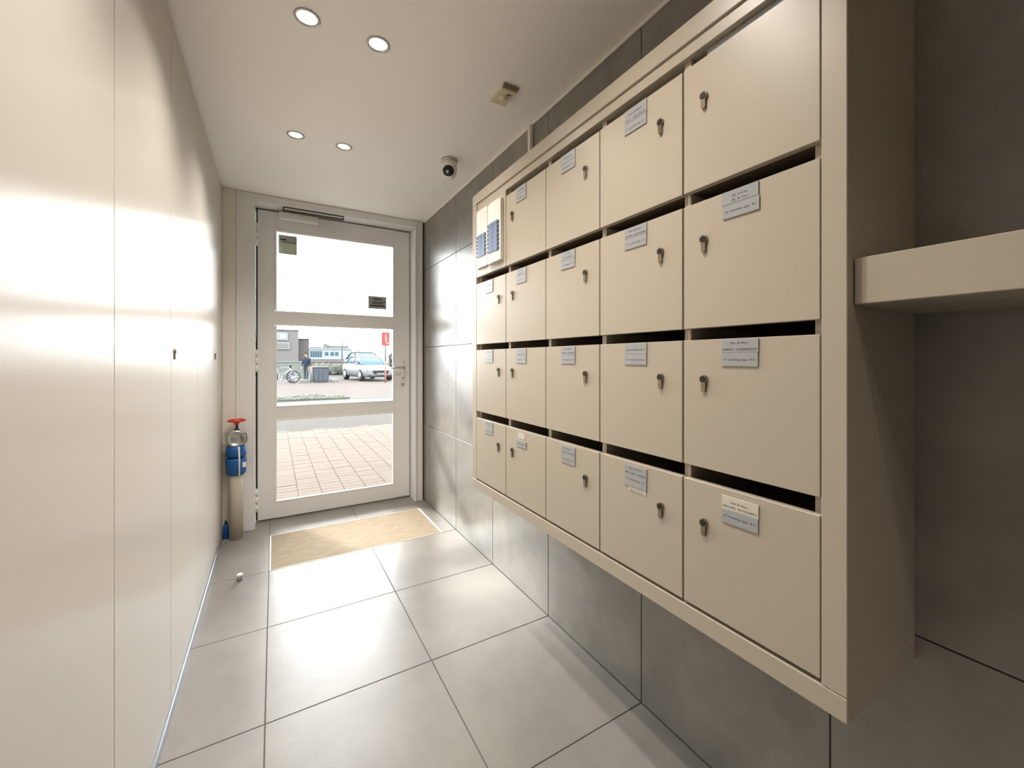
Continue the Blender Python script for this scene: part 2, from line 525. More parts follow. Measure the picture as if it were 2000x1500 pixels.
# door closer
bm = bmesh.new(); abox(bm, 0.035, 0.315, YD - 0.05, YD - 0.0002, 2.376, 2.432, 0.006, seg=2)
build('door_closer', bm, M['upvc_bright'], door)
bm = bmesh.new(); abox(bm, 0.058, 0.500, YF + 0.006, YF + 0.032, 2.416, 2.4475, 0.006, seg=2)
build('closer_rail', bm, M['dark_gap'], door)
bm = bmesh.new()
abox(bm, 0.068, 0.492, YF + 0.002, YF + 0.0065, 2.425, 2.438, 0.002)
lathe(bm, [(0.010, 0), (0.010, 0.009)], (0.12, YD - 0.03, 2.4325), 'Z', 14)
tube(bm, [(0.12, YD - 0.03, 2.438), (0.28, YF + 0.06, 2.436), (0.45, YF + 0.036, 2.434)], 0.005, 8)
build('closer_arm', bm, M['alu'], door)

# stickers on the glass (flat)
def sticker(name, x0, x1, z0, z1, m, label, extra=None):
    bm = bmesh.new(); y = YD + 0.0212
    abox(bm, x0, x1, y - 0.0006, y + 0.0006, z0, z1)
    if extra: extra(bm, y - 0.0012)
    o = build(name, bm, [m, M['ink'], M['paper_grey'], M['kerb']], None, at=((x0 + x1) / 2, y, z0))
    return tag(o, label, 'sticker')
def ex1(bm, y):
    abox(bm, 0.034, 0.160, y, y + 0.0004, 2.205, 2.262, mi=2)
    abox(bm, 0.045, 0.085, y - 0.0004, y, 2.225, 2.235, mi=3)
    abox(bm, 0.060, 0.155, y - 0.0004, y, 2.208, 2.2125, mi=1)
def ex2(bm, y):
    abox(bm, 0.735, 0.860, y, y + 0.0004, 1.741, 1.752, mi=3)
    prism(bm, [(0.760, y, 1.812), (0.832, y, 1.812), (0.832, y, 1.800), (0.760, y, 1.800)], (0, 0.0004, 0), 1)
    for k in range(6):
        abox(bm, 0.752 + k * 0.016, 0.764 + k * 0.016, y, y + 0.0004, 1.762, 1.772, mi=1)
    abox(bm, 0.745, 0.865, y, y + 0.0004, 1.778, 1.784, mi=3)
sticker('window_sticker', 0.0305, 0.163, 2.114, 2.268, M['paper_green'], 'square pale green sticker in the top corner of the upper pane', ex1)
sticker('window_sticker', 0.717, 0.876, 1.718, 1.832, M['paper_grey'], 'grey rectangular sticker with dark print low on the upper pane', ex2)

# ------------------------------------------------------------ doormat in its well
dm = empty('doormat', ((MX0 + MX1) / 2, (MY0 + MY1) / 2, 0)); tag(dm, 'beige coir doormat set into the tiles before the door', 'doormat')
box('mat_pile', MX0 + 0.012, MX1 - 0.012, MY0 + 0.006, MY1 - 0.006, -0.0029, 0.001, M['mat'], dm, bev=0.001)
bm = bmesh.new()
abox(bm, MX0 + 0.002, MX0 + 0.011, MY0 + 0.002, MY1 - 0.002, -0.0029, 0.002, 0.001)
abox(bm, MX1 - 0.011, MX1 - 0.002, MY0 + 0.002, MY1 - 0.002, -0.0029, 0.002, 0.001)
abox(bm, MX0 + 0.011, MX1 - 0.011, MY0 + 0.002, MY0 + 0.005, -0.0029, 0.002)
abox(bm, MX0 + 0.011, MX1 - 0.011, MY1 - 0.005, MY1 - 0.002, -0.0029, 0.002)
build('mat_frame', bm, M['white'], dm)

# ------------------------------------------------------------ built-in cupboard on the left
cup = empty('cupboard', (PX, 1.6, 0)); tag(cup, 'floor-to-ceiling run of beige satin cupboard doors', 'cupboard')
edges = [1.285 + 0.6 * k for k in range(-7, 5)]
edges[-1] = 3.655
SG = 0.004
def keylock(bm, base, nrm, mi_ring=0):
    """Profile-cylinder lock: round plug above a narrow tongue; base = centre, nrm = +1 (faces +X) or -1 (faces -X)."""
    x, y, z = base
    n = 18
    pts = []
    for k in range(n + 1):
        a = -PI * 0.30 + (PI + 2 * PI * 0.30) * k / n
        pts.append((x, y + 0.0092 * math.cos(a), z + 0.0092 + 0.0092 * math.sin(a)))
    pts2 = [(x, y - 0.0052, z - 0.0165), (x, y - 0.003, z - 0.0205), (x, y + 0.003, z - 0.0205), (x, y + 0.0052, z - 0.0165)]
    prism(bm, pts + pts2, (nrm * 0.006, 0, 0), 0)
    ax = 'X' if nrm > 0 else '-X'
    lathe(bm, [(0.0072, 0.006), (0.0072, 0.0075)], (x, y, z + 0.0092), ax, 16, 1)
for a, b in zip(edges, edges[1:]):
    if b < -1.6: continue
    d_ = box('cupboard_door', PX - 0.019, PX, a + SG / 2, b - SG / 2, 0.040, CEIL - 0.012, M['panel'], cup, bev=0.0012, at=(PX, a, 0.04))
    if abs(a - 1.885) < 0.01 or abs(a - 3.085) < 0.01:
        bm = bmesh.new(); keylock(bm, (PX, a + 0.055, 1.290), 1)
        tag(build('lock', bm, [M['nickel'], M['black']], d_, at=(PX, a + 0.055, 1.29)), 'small dark keyhole lock')
box('carcass', PX - 0.50, PX - 0.022, YB + 0.02, 3.655, 0.0, CEIL - 0.002, M['dark_gap'], cup)
bs = box('baseboard_left', PX - 0.018, PX + 0.008, YB + 0.02, 3.58, 0.0, 0.038, M['plinth'], bev=0.002)
tag(bs, 'thin grey metal skirting under the cupboard doors', 'skirting', kind='structure')

# ------------------------------------------------------------ mailbox cabinet
XC = 0.857
CY0, CY1, CZ0, CZ1 = 0.321, 1.866, 0.637, 2.081
cab = empty('mailbox_cabinet', (XR, (CY0 + CY1) / 2, CZ0))
tag(cab, 'beige wall-hung cabinet of nineteen letterboxes with silver name plates', 'mailbox cabinet')
XB = XR - 0.001
box('bottom_board', XC, XB, CY0, CY1, CZ0, CZ0 + 0.0435, M['beige'], cab, bev=0.0012)
box('top_board', XC, XB, CY0, CY1, CZ1 - 0.050, CZ1, M['beige'], cab, bev=0.0012)
box('side_board', XC, XB, CY0, CY0 + 0.039, CZ0 + 0.0445, CZ1 - 0.051, M['beige'], cab, bev=0.0012)
box('side_board', XC, XB, CY1 - 0.043, CY1, CZ0 + 0.0445, CZ1 - 0.051, M['beige'], cab, bev=0.0012)
IY0, IY1 = CY0 + 0.039, CY1 - 0.043          # 0.360 .. 1.823
box('inner_rail', XC + 0.006, XC + 0.15, IY0 + 0.0005, IY1 - 0.0005, 1.999, CZ1 - 0.0505, M['beige'], cab, bev=0.001)
SEAM = [0.360, 0.6505, 0.944, 1.2305, 1.527, 1.823]       # right to left in the picture
DT = 0.018
XK = XC + DT + 0.002                                       # front of the carcass behind the doors
for i, y in enumerate(SEAM):
    if i == 0: a, b = y + 0.0005, y + 0.018
    elif i == 5: a, b = y - 0.018, y - 0.0005
    else: a, b = y - 0.009, y + 0.009
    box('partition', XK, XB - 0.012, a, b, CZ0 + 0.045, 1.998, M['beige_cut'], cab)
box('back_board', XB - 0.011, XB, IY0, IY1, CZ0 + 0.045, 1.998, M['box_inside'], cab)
ROWS = [(1.669, 1.967), (1.343, 1.637), (1.019, 1.3155), (0.689, 0.9855)]
# shelves between rows, set low behind each door's top edge
for r, (z0, z1) in enumerate(ROWS):
    for c in range(5):
        a = SEAM[c] + (0.0185 if c == 0 else 0.0095); b = SEAM[c + 1] - (0.0185 if c == 4 else 0.0095)
        if r > 0:
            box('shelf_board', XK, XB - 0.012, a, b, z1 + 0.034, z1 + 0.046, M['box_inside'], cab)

def plate_mesh(y0, y1, blocks):
    """One name plate stack. blocks = [(ztop, zbottom, y shift, material index, [(rel height, text, rel width)])]"""
    bm = bmesh.new()
    for zt, zb, sh, mi, lines in blocks:
        abox(bm, XC - 0.0024, XC - 0.0002, y0 + sh, y1 + sh, zb, zt, 0.0003, mi=mi)
        h = zt - zb
        for rel, s, w in lines:
            size = 0.0062
            yc = (y0 + y1) / 2 + sh
            text_into(bm, s, size, (XC - 0.0024, yc, zb + h * rel), (0, -1, 0), (0, 0, 1), mi=2, width=(y1 - y0) * w, depth=0.0003)
    return bm

WORDS = {  # printed names are too blurred to read: letter shapes only
    (4, 1): [('g', [(0.50, 'JSJ  Lorien', .42), (0.16, 'JSJ  & Yuri', .44)]), ('g', [(0.42, '4° verdiep app. 4.1', .84)])],
    (4, 2): [('g', [(0.62, 'Dhr & Mevr', .50), (0.14, 'HABSNE   VANDRMESSCH', .94)]), ('g', [(0.42, '5° verdiep app. 4.2', .84)])],
    (4, 3): [('c', [(0.52, 'Dhr & Mevr', .45), (0.18, 'MELCHRIL  ROTSOAERTS', .92)]), ('g', [(0.48, '5° verdiep app. 4.3', .84)])],
    (3, 0): [('g', [(0.50, 'Dhr & Mevr', .60), (0.10, 'VAN    NESTEROP', .92)]), ('g', [(0.34, '3° verdiep app. 3.1', .84)])],
    (3, 1): [('g', [(0.56, 'Dhr & Mevr', .60), (0.12, 'VASER  JANSONRE', .92)]), ('g', [(0.40, '3° verdiep app. 3.2', .84)])],
    (3, 2): [('g', [(0.30, 'JAN OOSTEN DUC', .84)]), ('g', [(0.40, '3° verdiep 3.3', .80)])],
    (3, 3): [('g', [(0.62, 'Dhr & Mevr', .60), (0.16, 'BLEI  AER   MARIN', .92)]), ('g', [(0.60, '3° verdiep app. 3.4', .84)])],
    (2, 0): [('g', [(0.40, 'DUMON', .5)]), ('g', [(0.40, 'verdiep 2.1', .84)])],
    (2, 1): [('g', [(0.62, 'J. &', .3), (0.20, 'DE  SMEL', .64)]), ('g', [(0.40, 'verdiep 2.2', .74)])],
    (2, 2): [('g', [(0.62, 'Dhr & M', .5), (0.14, 'DAAN  BORIN', .88)]), ('g', [(0.40, 'verdiep 2.3', .74)])],
    (2, 3): [('g', [(0.62, 'Dhr & M', .5), (0.14, 'OOST DE  LEE', .88)]), ('g', [(0.40, 'verdiep 2.4', .80)])],
    (1, 0): [('g', [(0.40, 'KOMAER', .6)]), ('g', [(0.40, 'verdiep 1.1', .84)])],
    (1, 1): [('g', [(0.62, 'Dhr &', .4), (0.20, 'BELLE', .6)]), ('g', [(0.40, 'verdiep 1.2', .74)])],
    (1, 2): [('g', [(0.62, 'Dhr &', .4), (0.14, 'KERS DE', .7)]), ('g', [(0.40, 'verdiep 1.3', .74)])],
    (1, 3): [('g', [(0.40, 'HANSLE', .7)])],
    (0, 1): [('g', [(0.62, 'Dhr &', .4), (0.20, 'LEREN', .6)]), ('g', [(0.40, 'verdiep 0.1', .74)])],
    (0, 2): [('g', [(0.55, 'OLMERS', .6)]), ('g', [(0.40, 'verdiep 0.2', .74)])],
    (0, 3): [('g', [(0.55, 'PELT', .6)]), ('g', [(0.40, 'verd 0.3', .74)])],
}
# columns counted from the door (0) to the near end (4)
PLATE_Y = {4: (0.470, 0.549), 3: (0.760, 0.8385), 2: (1.0595, 1.134), 1: (1.362, 1.437), 0: (1.645, 1.718)}
LOCK_Y = {4: 0.593, 3: 0.715, 2: 1.008, 1: 1.470, 0: 1.591}
for col in range(5):
    c = 4 - col                                    # index from the near end
    a, b = SEAM[c], SEAM[c + 1]
    for r, (z0, z1) in enumerate(ROWS):
        if col == 0 and r == 0:
            z1 = 1.996
        dr = box('mailbox_door', XC + 0.0005, XC + DT, a + 0.0022, b - 0.0022, z0, z1, M['beige'], cab, bev=0.0010, at=(XC, (a + b) / 2, z0))
        if col == 0 and r == 0:
            tag(dr, 'blank beige panel carrying the two doorbell units')
            continue
        bm = bmesh.new(); keylock(bm, (XC + 0.0003, LOCK_Y[col], z1 - 0.100), -1)
        build('lock', bm, [M['nickel'], M['black']], dr, at=(XC, LOCK_Y[col], z1 - 0.1))
        w = WORDS.get((col, r))
        if not w: continue
        y0, y1 = PLATE_Y[col]
        top = z1 - 0.0015
        if (col, r) == (4, 3): top = z1 - 0.014
        if (col, r) == (3, 3): top = z1 - 0.008
        if (col, r) == (2, 3): top = z1 - 0.008
        if (col, r) == (1, 3): top = z1 - 0.040
        blocks = []
        for k, (kind, lines) in enumerate(w):
            h = 0.0285 if k == 0 else 0.0295
            if (col, r) == (3, 0) and k == 0: h = 0.036
            blocks.append((top, top - h, (-0.0018 if k == 1 and (col, r) == (4, 1) else 0.001 if k == 1 else 0), 1 if kind == 'c' else 0, lines))
            top -= h + 0.0007
        bm = plate_mesh(y0, y1, blocks)
        o = build('name_plate', bm, [M['plate_grey'], M['plate_cream'], M['ink']], dr, at=(XC, (y0 + y1) / 2, z1))
        tag(o, 'silver-grey engraved name plates' if (col, r) != (4, 3) else 'cream plate above a silver-grey plate')
        if (col, r) == (3, 3):
            bm = bmesh.new()
            abox(bm, XC - 0.0008, XC - 0.0001, y0 + 0.004, y1 - 0.012, top - 0.012, top, mi=0)
            text_into(bm, 'geen reclame', 0.006, (XC - 0.0008, (y0 + y1) / 2 - 0.004, top - 0.009), (0, -1, 0), (0, 0, 1), mi=1, width=0.045)
            tag(build('paper_label', bm, [M['plate_cream'], M['ink']], dr, at=(XC, y0, top)), 'small cream paper label')
        if (col, r) == (1, 3):
            bm = bmesh.new()
            abox(bm, XC - 0.0006, XC - 0.0001, y0 + 0.012, y1 - 0.012, z1 - 0.034, z1 - 0.010, mi=0)
            tag(build('paper_label', bm, [M['plate_cream']], dr, at=(XC, y0, z1)), 'faded cream paper label')
# paper lying in the top slot nearest the camera
for i, (x, y0, y1, h, lb) in enumerate(((XC + 0.0212, 0.385, 0.600, 0.3125, 'grey-white magazine standing in the top slot of the nearest letterbox'),
                                        (XC + 0.0312, 0.392, 0.560, 0.3140, 'white envelope behind the magazine in the same top slot'))):
    bm = bmesh.new(); abox(bm, x, x + 0.008 - 0.005 * i, y0, y1, 1.684, 1.684 + h, 0.0)
    tag(build('magazine' if i == 0 else 'envelope', bm, M['plate_grey'] if i == 0 else M['white'], None, at=(x, y0, 1.684)), lb, 'magazine' if i == 0 else 'envelope')

# doorbell units on the blank door
def bell(name, y0, y1, z0, z1, proud, gz0, gz1, rows, label):
    base = XC
    e = empty(name, (base, (y0 + y1) / 2, z0)); tag(e, label, 'doorbell panel', 'doorbell panels on the mailbox cabinet')
    # casing: gently bowed front
    bm = bmesh.new(); n = 8
    pts = []
    for k in range(n + 1):
        t = k / n
        pts.append((base - proud * (0.55 + 0.45 * math.sin(PI * (0.12 + 0.76 * t))), y0 + (y1 - y0) * t, z0))
    prism(bm, [(base, y0, z0)] + pts + [(base, y1, z0)], (0, 0, z1 - z0))
    bmesh.ops.bevel(bm, geom=[ed for ed in bm.edges if abs((ed.verts[0].co - ed.verts[1].co).z) < 1e-5 and ed.verts[0].co.x < base - 0.001 and ed.verts[1].co.x < base - 0.001], offset=0.004, segments=2, affect='EDGES')
    build('casing', bm, M['white'], e)
    xf = base - proud * 1.0
    gy0, gy1 = y0 + (y1 - y0) * 0.16, y1 - (y1 - y0) * 0.16
    box('name_card', xf - 0.0022, xf + 0.004, gy0, gy1, gz0, gz1, M['label_blue'], e, bev=0.001)
    h = (gz1 - gz0) / rows
    bm = bmesh.new()
    for k in range(rows):
        zc = gz0 + h * (k + 0.5)
        for s in range(3):
            wd = random.uniform(0.5, 0.9) * (gy1 - gy0) * 0.5
            abox(bm, xf - 0.0026, xf - 0.0020, (gy0 + gy1) / 2 - wd / 2, (gy0 + gy1) / 2 + wd / 2, zc - h * 0.32 + s * h * 0.27, zc - h * 0.32 + s * h * 0.27 + h * 0.07)
    abox(bm, xf - 0.0026, xf - 0.0020, gy0 + 0.003, gy1 - 0.003, gz1 - h * 0.95, gz1 - h * 0.85)
    build('printed_names', bm, M['label_dark'], e)
    for k in range(rows):
        zc = gz0 + h * (k + 0.5)
        for yy in (gy0 - 0.0035, gy1 + 0.0035):
            bm = bmesh.new(); abox(bm, xf - 0.0035, xf + 0.008, yy - 0.0055, yy + 0.0055, zc - h * 0.28, zc + h * 0.28, 0.0015)
            build('button', bm, M['label_dark'], e, at=(xf, yy, zc))
bell('doorbell_panel', 1.690, 1.804, 1.706, 1.980, 0.010, 1.755, 1.862, 6, 'smaller-fronted white doorbell unit beside the cabinet frame edge, set further back')
bell('doorbell_panel', 1.548, 1.670, 1.701, 1.968, 0.020, 1.745, 1.878, 7, 'white doorbell unit standing prouder, next to the first keyed letterbox')

# ------------------------------------------------------------ shelf at the right
sh = box('wall_shelf', 0.880, XR - 0.001, -1.4, CY0 - 0.0015, 1.366, 1.447, M['beige'], None, bev=0.0015, at=(XR, -0.5, 1.366))
tag(sh, 'thick beige floating shelf joined to the side of the mailbox cabinet', 'shelf')

# ------------------------------------------------------------ conduit above the cabinet
bm = bmesh.new(); abox(bm, XR - 0.022, XR - 0.0005, 1.797, 1.822, CZ1 + 0.001, CEIL - 0.0115, 0.002)
tag(build('cable_duct', bm, M['white'], None, at=(XR, 1.81, CZ1)), 'slim white cable duct running from cabinet top to ceiling', 'cable duct')

# ------------------------------------------------------------ downlights
labels = {0: 'recessed ceiling spot nearer the cupboard, in the pair by the door', 1: 'recessed ceiling spot nearer the camera dome, in the pair by the door',
          2: 'recessed ceiling spot nearer the cupboard, in the pair further from the door', 3: 'recessed ceiling spot nearer the mailboxes, in the pair further from the door',
          4: 'spot over the near mailboxes, on the cupboard side', 5: 'spot over the near mailboxes, on the mailbox side',
          6: 'added unseen spot over the inner end of the hall, on the cupboard side', 7: 'added unseen spot over the inner end of the hall, on the tiled wall side'}
for i, (x, y) in enumerate(LPOS):
    e = empty('ceiling_spotlight', (x, y, CEIL))
    tag(e, labels[i], 'ceiling light', 'recessed ceiling spots' if i < 4 else 'recessed spots above the near hall')
    bm = bmesh.new()
    lathe(bm, [(0.0445, -0.0005), (0.0445, -0.003), (0.041, -0.0055), (0.036, -0.0045), (0.0335, 0.002), (0.031, 0.022), (0.0345, 0.022), (0.0345, -0.0005)], (x, y, CEIL), n=32, cap=False)
    build('trim_ring', bm, M['alu'], e)
    bm = bmesh.new(); lathe(bm, [(0.030, 0.014), (0.029, 0.012), (0.015, 0.009)], (x, y, CEIL), n=28)
    build('bulb', bm, M['lamp'], e)
    ld = bpy.data.lights.new('spot', 'SPOT'); ld.energy = LAMP_W if i < 6 else LAMP_W * 0.5  # last pair is unseen, added to light the cabinet's near side
    ld.color = WARM; ld.spot_size = math.radians(125); ld.spot_blend = 0.9; ld.shadow_soft_size = 0.028
    lo = bpy.data.objects.new('spot', ld); COL.objects.link(lo); lo.parent = e; lo.location = (0, 0, -0.012)

# ------------------------------------------------------------ sensor box and camera dome
sb = empty('motion_sensor', (0.925, 1.666, CEIL)); tag(sb, 'small rectangular cream sensor box on the ceiling above the mailboxes', 'sensor')
bm = bmesh.new(); abox(bm, 0.889, 0.966, 1.615, 1.733, CEIL - 0.018, CEIL - 0.0005, 0.003, seg=2)
build('sensor_case', bm, M['cream'], sb)
box('battery_cover', 0.889, 0.966, 1.598, 1.612, CEIL - 0.014, CEIL - 0.0005, M['nickel'], sb, bev=0.002)
bm = bmesh.new(); lathe(bm, [(0.022, 0.015), (0.021, 0.020), (0.014, 0.027), (0.004, 0.030)], (0.928, 1.675, CEIL), '-Z', 20)
build('sensor_lens', bm, M['cream'], sb, smooth=False)
bm = bmesh.new(); abox(bm, 0.930, 0.950, 1.641, 1.650, CEIL - 0.0195, CEIL - 0.0175)
build('sensor_window', bm, M['plate_side'], sb)

dc = empty('security_camera', (0.945, 2.40, CEIL)); tag(dc, 'white dome security camera with a black lens under the ceiling', 'security camera')
cx, cy = 0.945, 2.40
bm = bmesh.new(); lathe(bm, [(0.050, 0.0005), (0.051, 0.008), (0.046, 0.014)], (cx, cy, CEIL), '-Z', 28); build('mount', bm, M['alu'], dc)
bm = bmesh.new(); lathe(bm, [(0.045, 0.012), (0.0465, 0.045), (0.045, 0.075), (0.038, 0.098), (0.025, 0.112), (0.008, 0.117)], (cx, cy, CEIL), '-Z', 28); build('housing', bm, M['white'], dc)
dl = Vector((-0.55, -0.78, -0.28)).normalized()
c0 = Vector((cx, cy, CEIL - 0.070)) + dl * 0.014
bm = bmesh.new(); lathe(bm, [(0.036, 0.0), (0.035, 0.018), (0.030, 0.028), (0.020, 0.034), (0.006, 0.0365)], c0, dl, 24); build('lens_ball', bm, M['black'], dc)
bm = bmesh.new(); lathe(bm, [(0.010, 0.033), (0.009, 0.039), (0.004, 0.041)], c0 + Vector((0, 0, -0.008)), dl, 16); build('lens', bm, M['alu'], dc)  # small bright metal disc: the glint on the black lens, made as a part

# ------------------------------------------------------------ water valve post beside the cupboard
vx, vy = -0.232, 3.500
vp = empty('water_valve_post', (vx, vy, 0)); tag(vp, 'beige water standpipe with blue body and red handwheel beside the door frame', 'valve')
bm = bmesh.new(); lathe(bm, [(0.043, 0.0), (0.043, 0.455), (0.040, 0.462)], (vx, vy, 0), n=28); build('standpipe', bm, M['pipe'], vp)
bm = bmesh.new(); lathe(bm, [(0.052, 0.455), (0.060, 0.470), (0.064, 0.560), (0.060, 0.572)], (vx, vy, 0), n=24)
lathe(bm, [(0.050, 0.572), (0.050, 0.586)], (vx, vy, 0), n=24)
lathe(bm, [(0.060, 0.586), (0.062, 0.60), (0.060, 0.650), (0.045, 0.662)], (vx, vy, 0), n=24)
build('valve_body', bm, M['blue'], vp)
bm = bmesh.new(); tube(bm, [(vx + 0.022, vy - 0.062, 0.455), (vx + 0.023, vy - 0.066, 0.56), (vx + 0.020, vy - 0.064, 0.66)], 0.005, 8)
build('cable', bm, M['white'], vp)
bm = bmesh.new(); abox(bm, vx + 0.040, vx + 0.062, vy - 0.050, vy - 0.046, 0.51, 0.545, 0.001)
build('tag', bm, M['white'], vp)
bm = bmesh.new(); lathe(bm, [(0.030, -0.03), (0.058, -0.02), (0.061, 0.015), (0.056, 0.022), (0.045, 0.024), (0.043, 0.018), (0.015, 0.020)], (vx, vy - 0.02, 0.712), '-Y', 28)
abox(bm, vx - 0.022, vx + 0.030, vy - 0.046, vy - 0.038, 0.716, 0.726, 0.002)
build('outlet_cap', bm, M['alu'], vp)
bm = bmesh.new(); torus(bm, (vx + 0.050, vy - 0.02, 0.712), (0.9, -0.35, 0.1), 0.036, 0.0045, 20, 6); build('chain_ring', bm, M['nickel'], vp)
bm = bmesh.new(); lathe(bm, [(0.014, 0.752), (0.016, 0.775), (0.008, 0.782), (0.008, 0.815)], (vx + 0.004, vy, 0), n=16); build('spindle', bm, M['black'], vp)
bm = bmesh.new(); hx = vx + 0.004
torus(bm, (hx, vy, 0.836), (0, 0, 1), 0.050, 0.0075, 28, 8)
lathe(bm, [(0.011, 0.806), (0.016, 0.815), (0.020, 0.832), (0.012, 0.842)], (hx, vy, 0), n=16)
for k in range(5):
    a = 2 * PI * k / 5
    tube(bm, [(hx + 0.012 * math.cos(a), vy + 0.012 * math.sin(a), 0.826), (hx + 0.05 * math.cos(a), vy + 0.05 * math.sin(a), 0.836)], 0.0055, 6)
build('handwheel', bm, M['red'], vp)
wf = empty('floor_valve', (-0.295, 3.535, 0)); tag(wf, 'small dark blue valve on the floor behind the beige standpipe', 'valve')
bm = bmesh.new(); lathe(bm, [(0.016, 0.0), (0.018, 0.01), (0.018, 0.085), (0.012, 0.10)], (-0.295, 3.535, 0), n=16); build('valve_body', bm, M['blue'], wf)
bm = bmesh.new(); lathe(bm, [(0.008, 0.10), (0.008, 0.125)], (-0.295, 3.535, 0), n=12); build('valve_stem', bm, M['black'], wf)

# door stop on the floor
ds = empty('door_stop', (-0.170, 2.822, 0)); tag(ds, 'tiny white and grey door stop standing on the floor tiles', 'door stop')
bm = bmesh.new(); lathe(bm, [(0.0145, 0.0), (0.0145, 0.022), (0.013, 0.024)], (-0.170, 2.822, 0), n=18); build('base', bm, M['alu'], ds)
bm = bmesh.new(); lathe(bm, [(0.0155, 0.024), (0.016, 0.034), (0.013, 0.038)], (-0.170, 2.822, 0), n=18); build('cap', bm, M['white'], ds)

# ================================================================= OUTSIDE
# paved forecourt
pv = box('pavement', -12, 14, 3.86, 8.3, -0.14, -0.009, M['brick_joint']); tag(pv, 'pavement of pale pink concrete pavers before the door', 'pavement', kind='structure')
bw, bd, gp = 0.20, 0.10, 0.004
pm = None
small = []
cnt = 0
row = 0
y = 3.90
bricks = []
while y + bd < 8.3:
    x = -1.6
    while x < 4.0:
        bricks.append((x, y)); x += bw
    y += bd; row += 1
def in_view(x, y):
    return -0.15 < x < 0.30 * y + 0.1 and y > 4.1
vis = sorted([b for b in bricks if in_view(*b)], key=lambda b: b[1])
singles = set(vis[:300])
for (x, y) in vis[:300]:
    if pm is None:
        bm = bmesh.new(); abox(bm, gp / 2, bw - gp / 2, gp / 2, bd - gp / 2, -0.02, 0.0, 0.003)
        pm = bpy.data.meshes.new('paver'); bm.to_mesh(pm); bm.free(); pm.materials.append(M['brick'])
    o = bpy.data.objects.new('paver', pm); COL.objects.link(o); o.parent = pv
    o.location = (x, y, -0.003 + random.uniform(-0.0015, 0.0015)); o.rotation_euler = (random.uniform(-.006, .006), random.uniform(-.004, .004), 0)
bm = bmesh.new()
for (x, y) in bricks:
    if (x, y) in singles: continue
    z = -0.003 + random.uniform(-0.0015, 0.0015)
    vs = [bm.verts.new((x + a, y + b, z)) for a, b in ((gp / 2, gp / 2), (bw - gp / 2, gp / 2), (bw - gp / 2, bd - gp / 2), (gp / 2, bd - gp / 2))]
    vl = [bm.verts.new((v.co.x, v.co.y, -0.02)) for v in vs]
    bm.faces.new(vs)
    for k in range(4): bm.faces.new((vs[k], vl[k], vl[(k + 1) % 4], vs[(k + 1) % 4]))
o = build('paver_field', bm, M['brick'], pv); o['kind'] = 'stuff'

rd = box('road', -30, 40, 8.32, 13.0, -0.12, -0.010, M['asphalt']); tag(rd, 'strip of pale grey asphalt beyond the pink pavers', 'road', kind='structure')
kb = box('kerb', -30, 40, 8.18, 8.34, -0.12, -0.002, M['asphalt']); tag(kb, 'low grey kerb edging the pink pavers', 'kerb', kind='structure')
def rot_strip(name, pts, z0, z1, m, label, cat, kind='structure'):
    bm = bmesh.new(); prism(bm, [(x, y, z0) for x, y in pts], (0, 0, z1 - z0))
    return tag(build(name, bm, m, None), label, cat, kind=kind)
rot_strip('kerb', [(-20, 9.6), (0, 12.0), (3.2, 12.1), (20, 14.5), (20, 15.3), (3.6, 13.75), (0, 13.9), (-20, 12.4)], -0.1, 0.012, M['kerb'], 'broad white concrete kerb on the far side of the road', 'kerb')
rot_strip('street_gutter', [(-20, 12.5), (2.4, 13.85), (3.6, 13.80), (20, 15.35), (20, 15.9), (3.6, 14.4), (2.4, 14.35), (-20, 13.5)], -0.1, 0.014, mat('gutter_stone', (128, 133, 127), 0.9, gain=0.12), 'pale green-grey gutter line along the far kerb', 'gutter')
rot_strip('forecourt_ground', [(-60, 12.3), (60, 12.3), (60, 26), (-60, 26)], -0.1, -0.002, mat('pink_far_paving', (150, 138, 130), 0.95, var=0.03, scale=2, coords='World', gain=FAR), 'pale pink paved ground beyond the road', 'pavement')
rot_strip('parking_ground', [(-90, 26), (90, 26), (90, 160), (-90, 160)], -0.1, -0.004, M['lot'], 'grey open ground around the far buildings', 'ground')
# turf mound
bm = bmesh.new()
outl = [(-2.5, 13.85), (0.04, 13.97), (1.2, 13.95), (2.09, 13.88), (2.1, 14.05), (1.85, 14.6), (1.6, 15.2), (1.2, 15.9), (0.6, 15.8), (0.04, 15.5), (-1.0, 15.2), (-2.5, 14.9)]
prism(bm, [(x, y, 0.0135) for x, y in outl], (0, 0, 0.0525))
for k in range(1500):
    x = random.uniform(-2.4, 2.0); yy = random.uniform(13.95, 15.6)
    if yy > 15.9 - abs(x - 1.0) * 1.1 or (x > 1.5 and yy > 14.6): continue
    h = random.uniform(0.005, 0.022); a = random.uniform(0, PI); dx, dy = 0.02 * math.cos(a), 0.02 * math.sin(a)
    bm.faces.new([bm.verts.new(p) for p in ((x - dx, yy - dy, 0.066), (x + dx, yy + dy, 0.066), (x + random.uniform(-.02, .02), yy, 0.066 + h))])
tag(build('turf', bm, M['grass'], None), 'low strip of dull green turf on the far kerb', 'turf', kind='stuff')

def cbox(name, x0, x1, y0, y1, z0, z1, m, parent, bev=0.0):
    return box(name, x0, x1, y0, y1, z0, z1, m, parent, bev=bev)

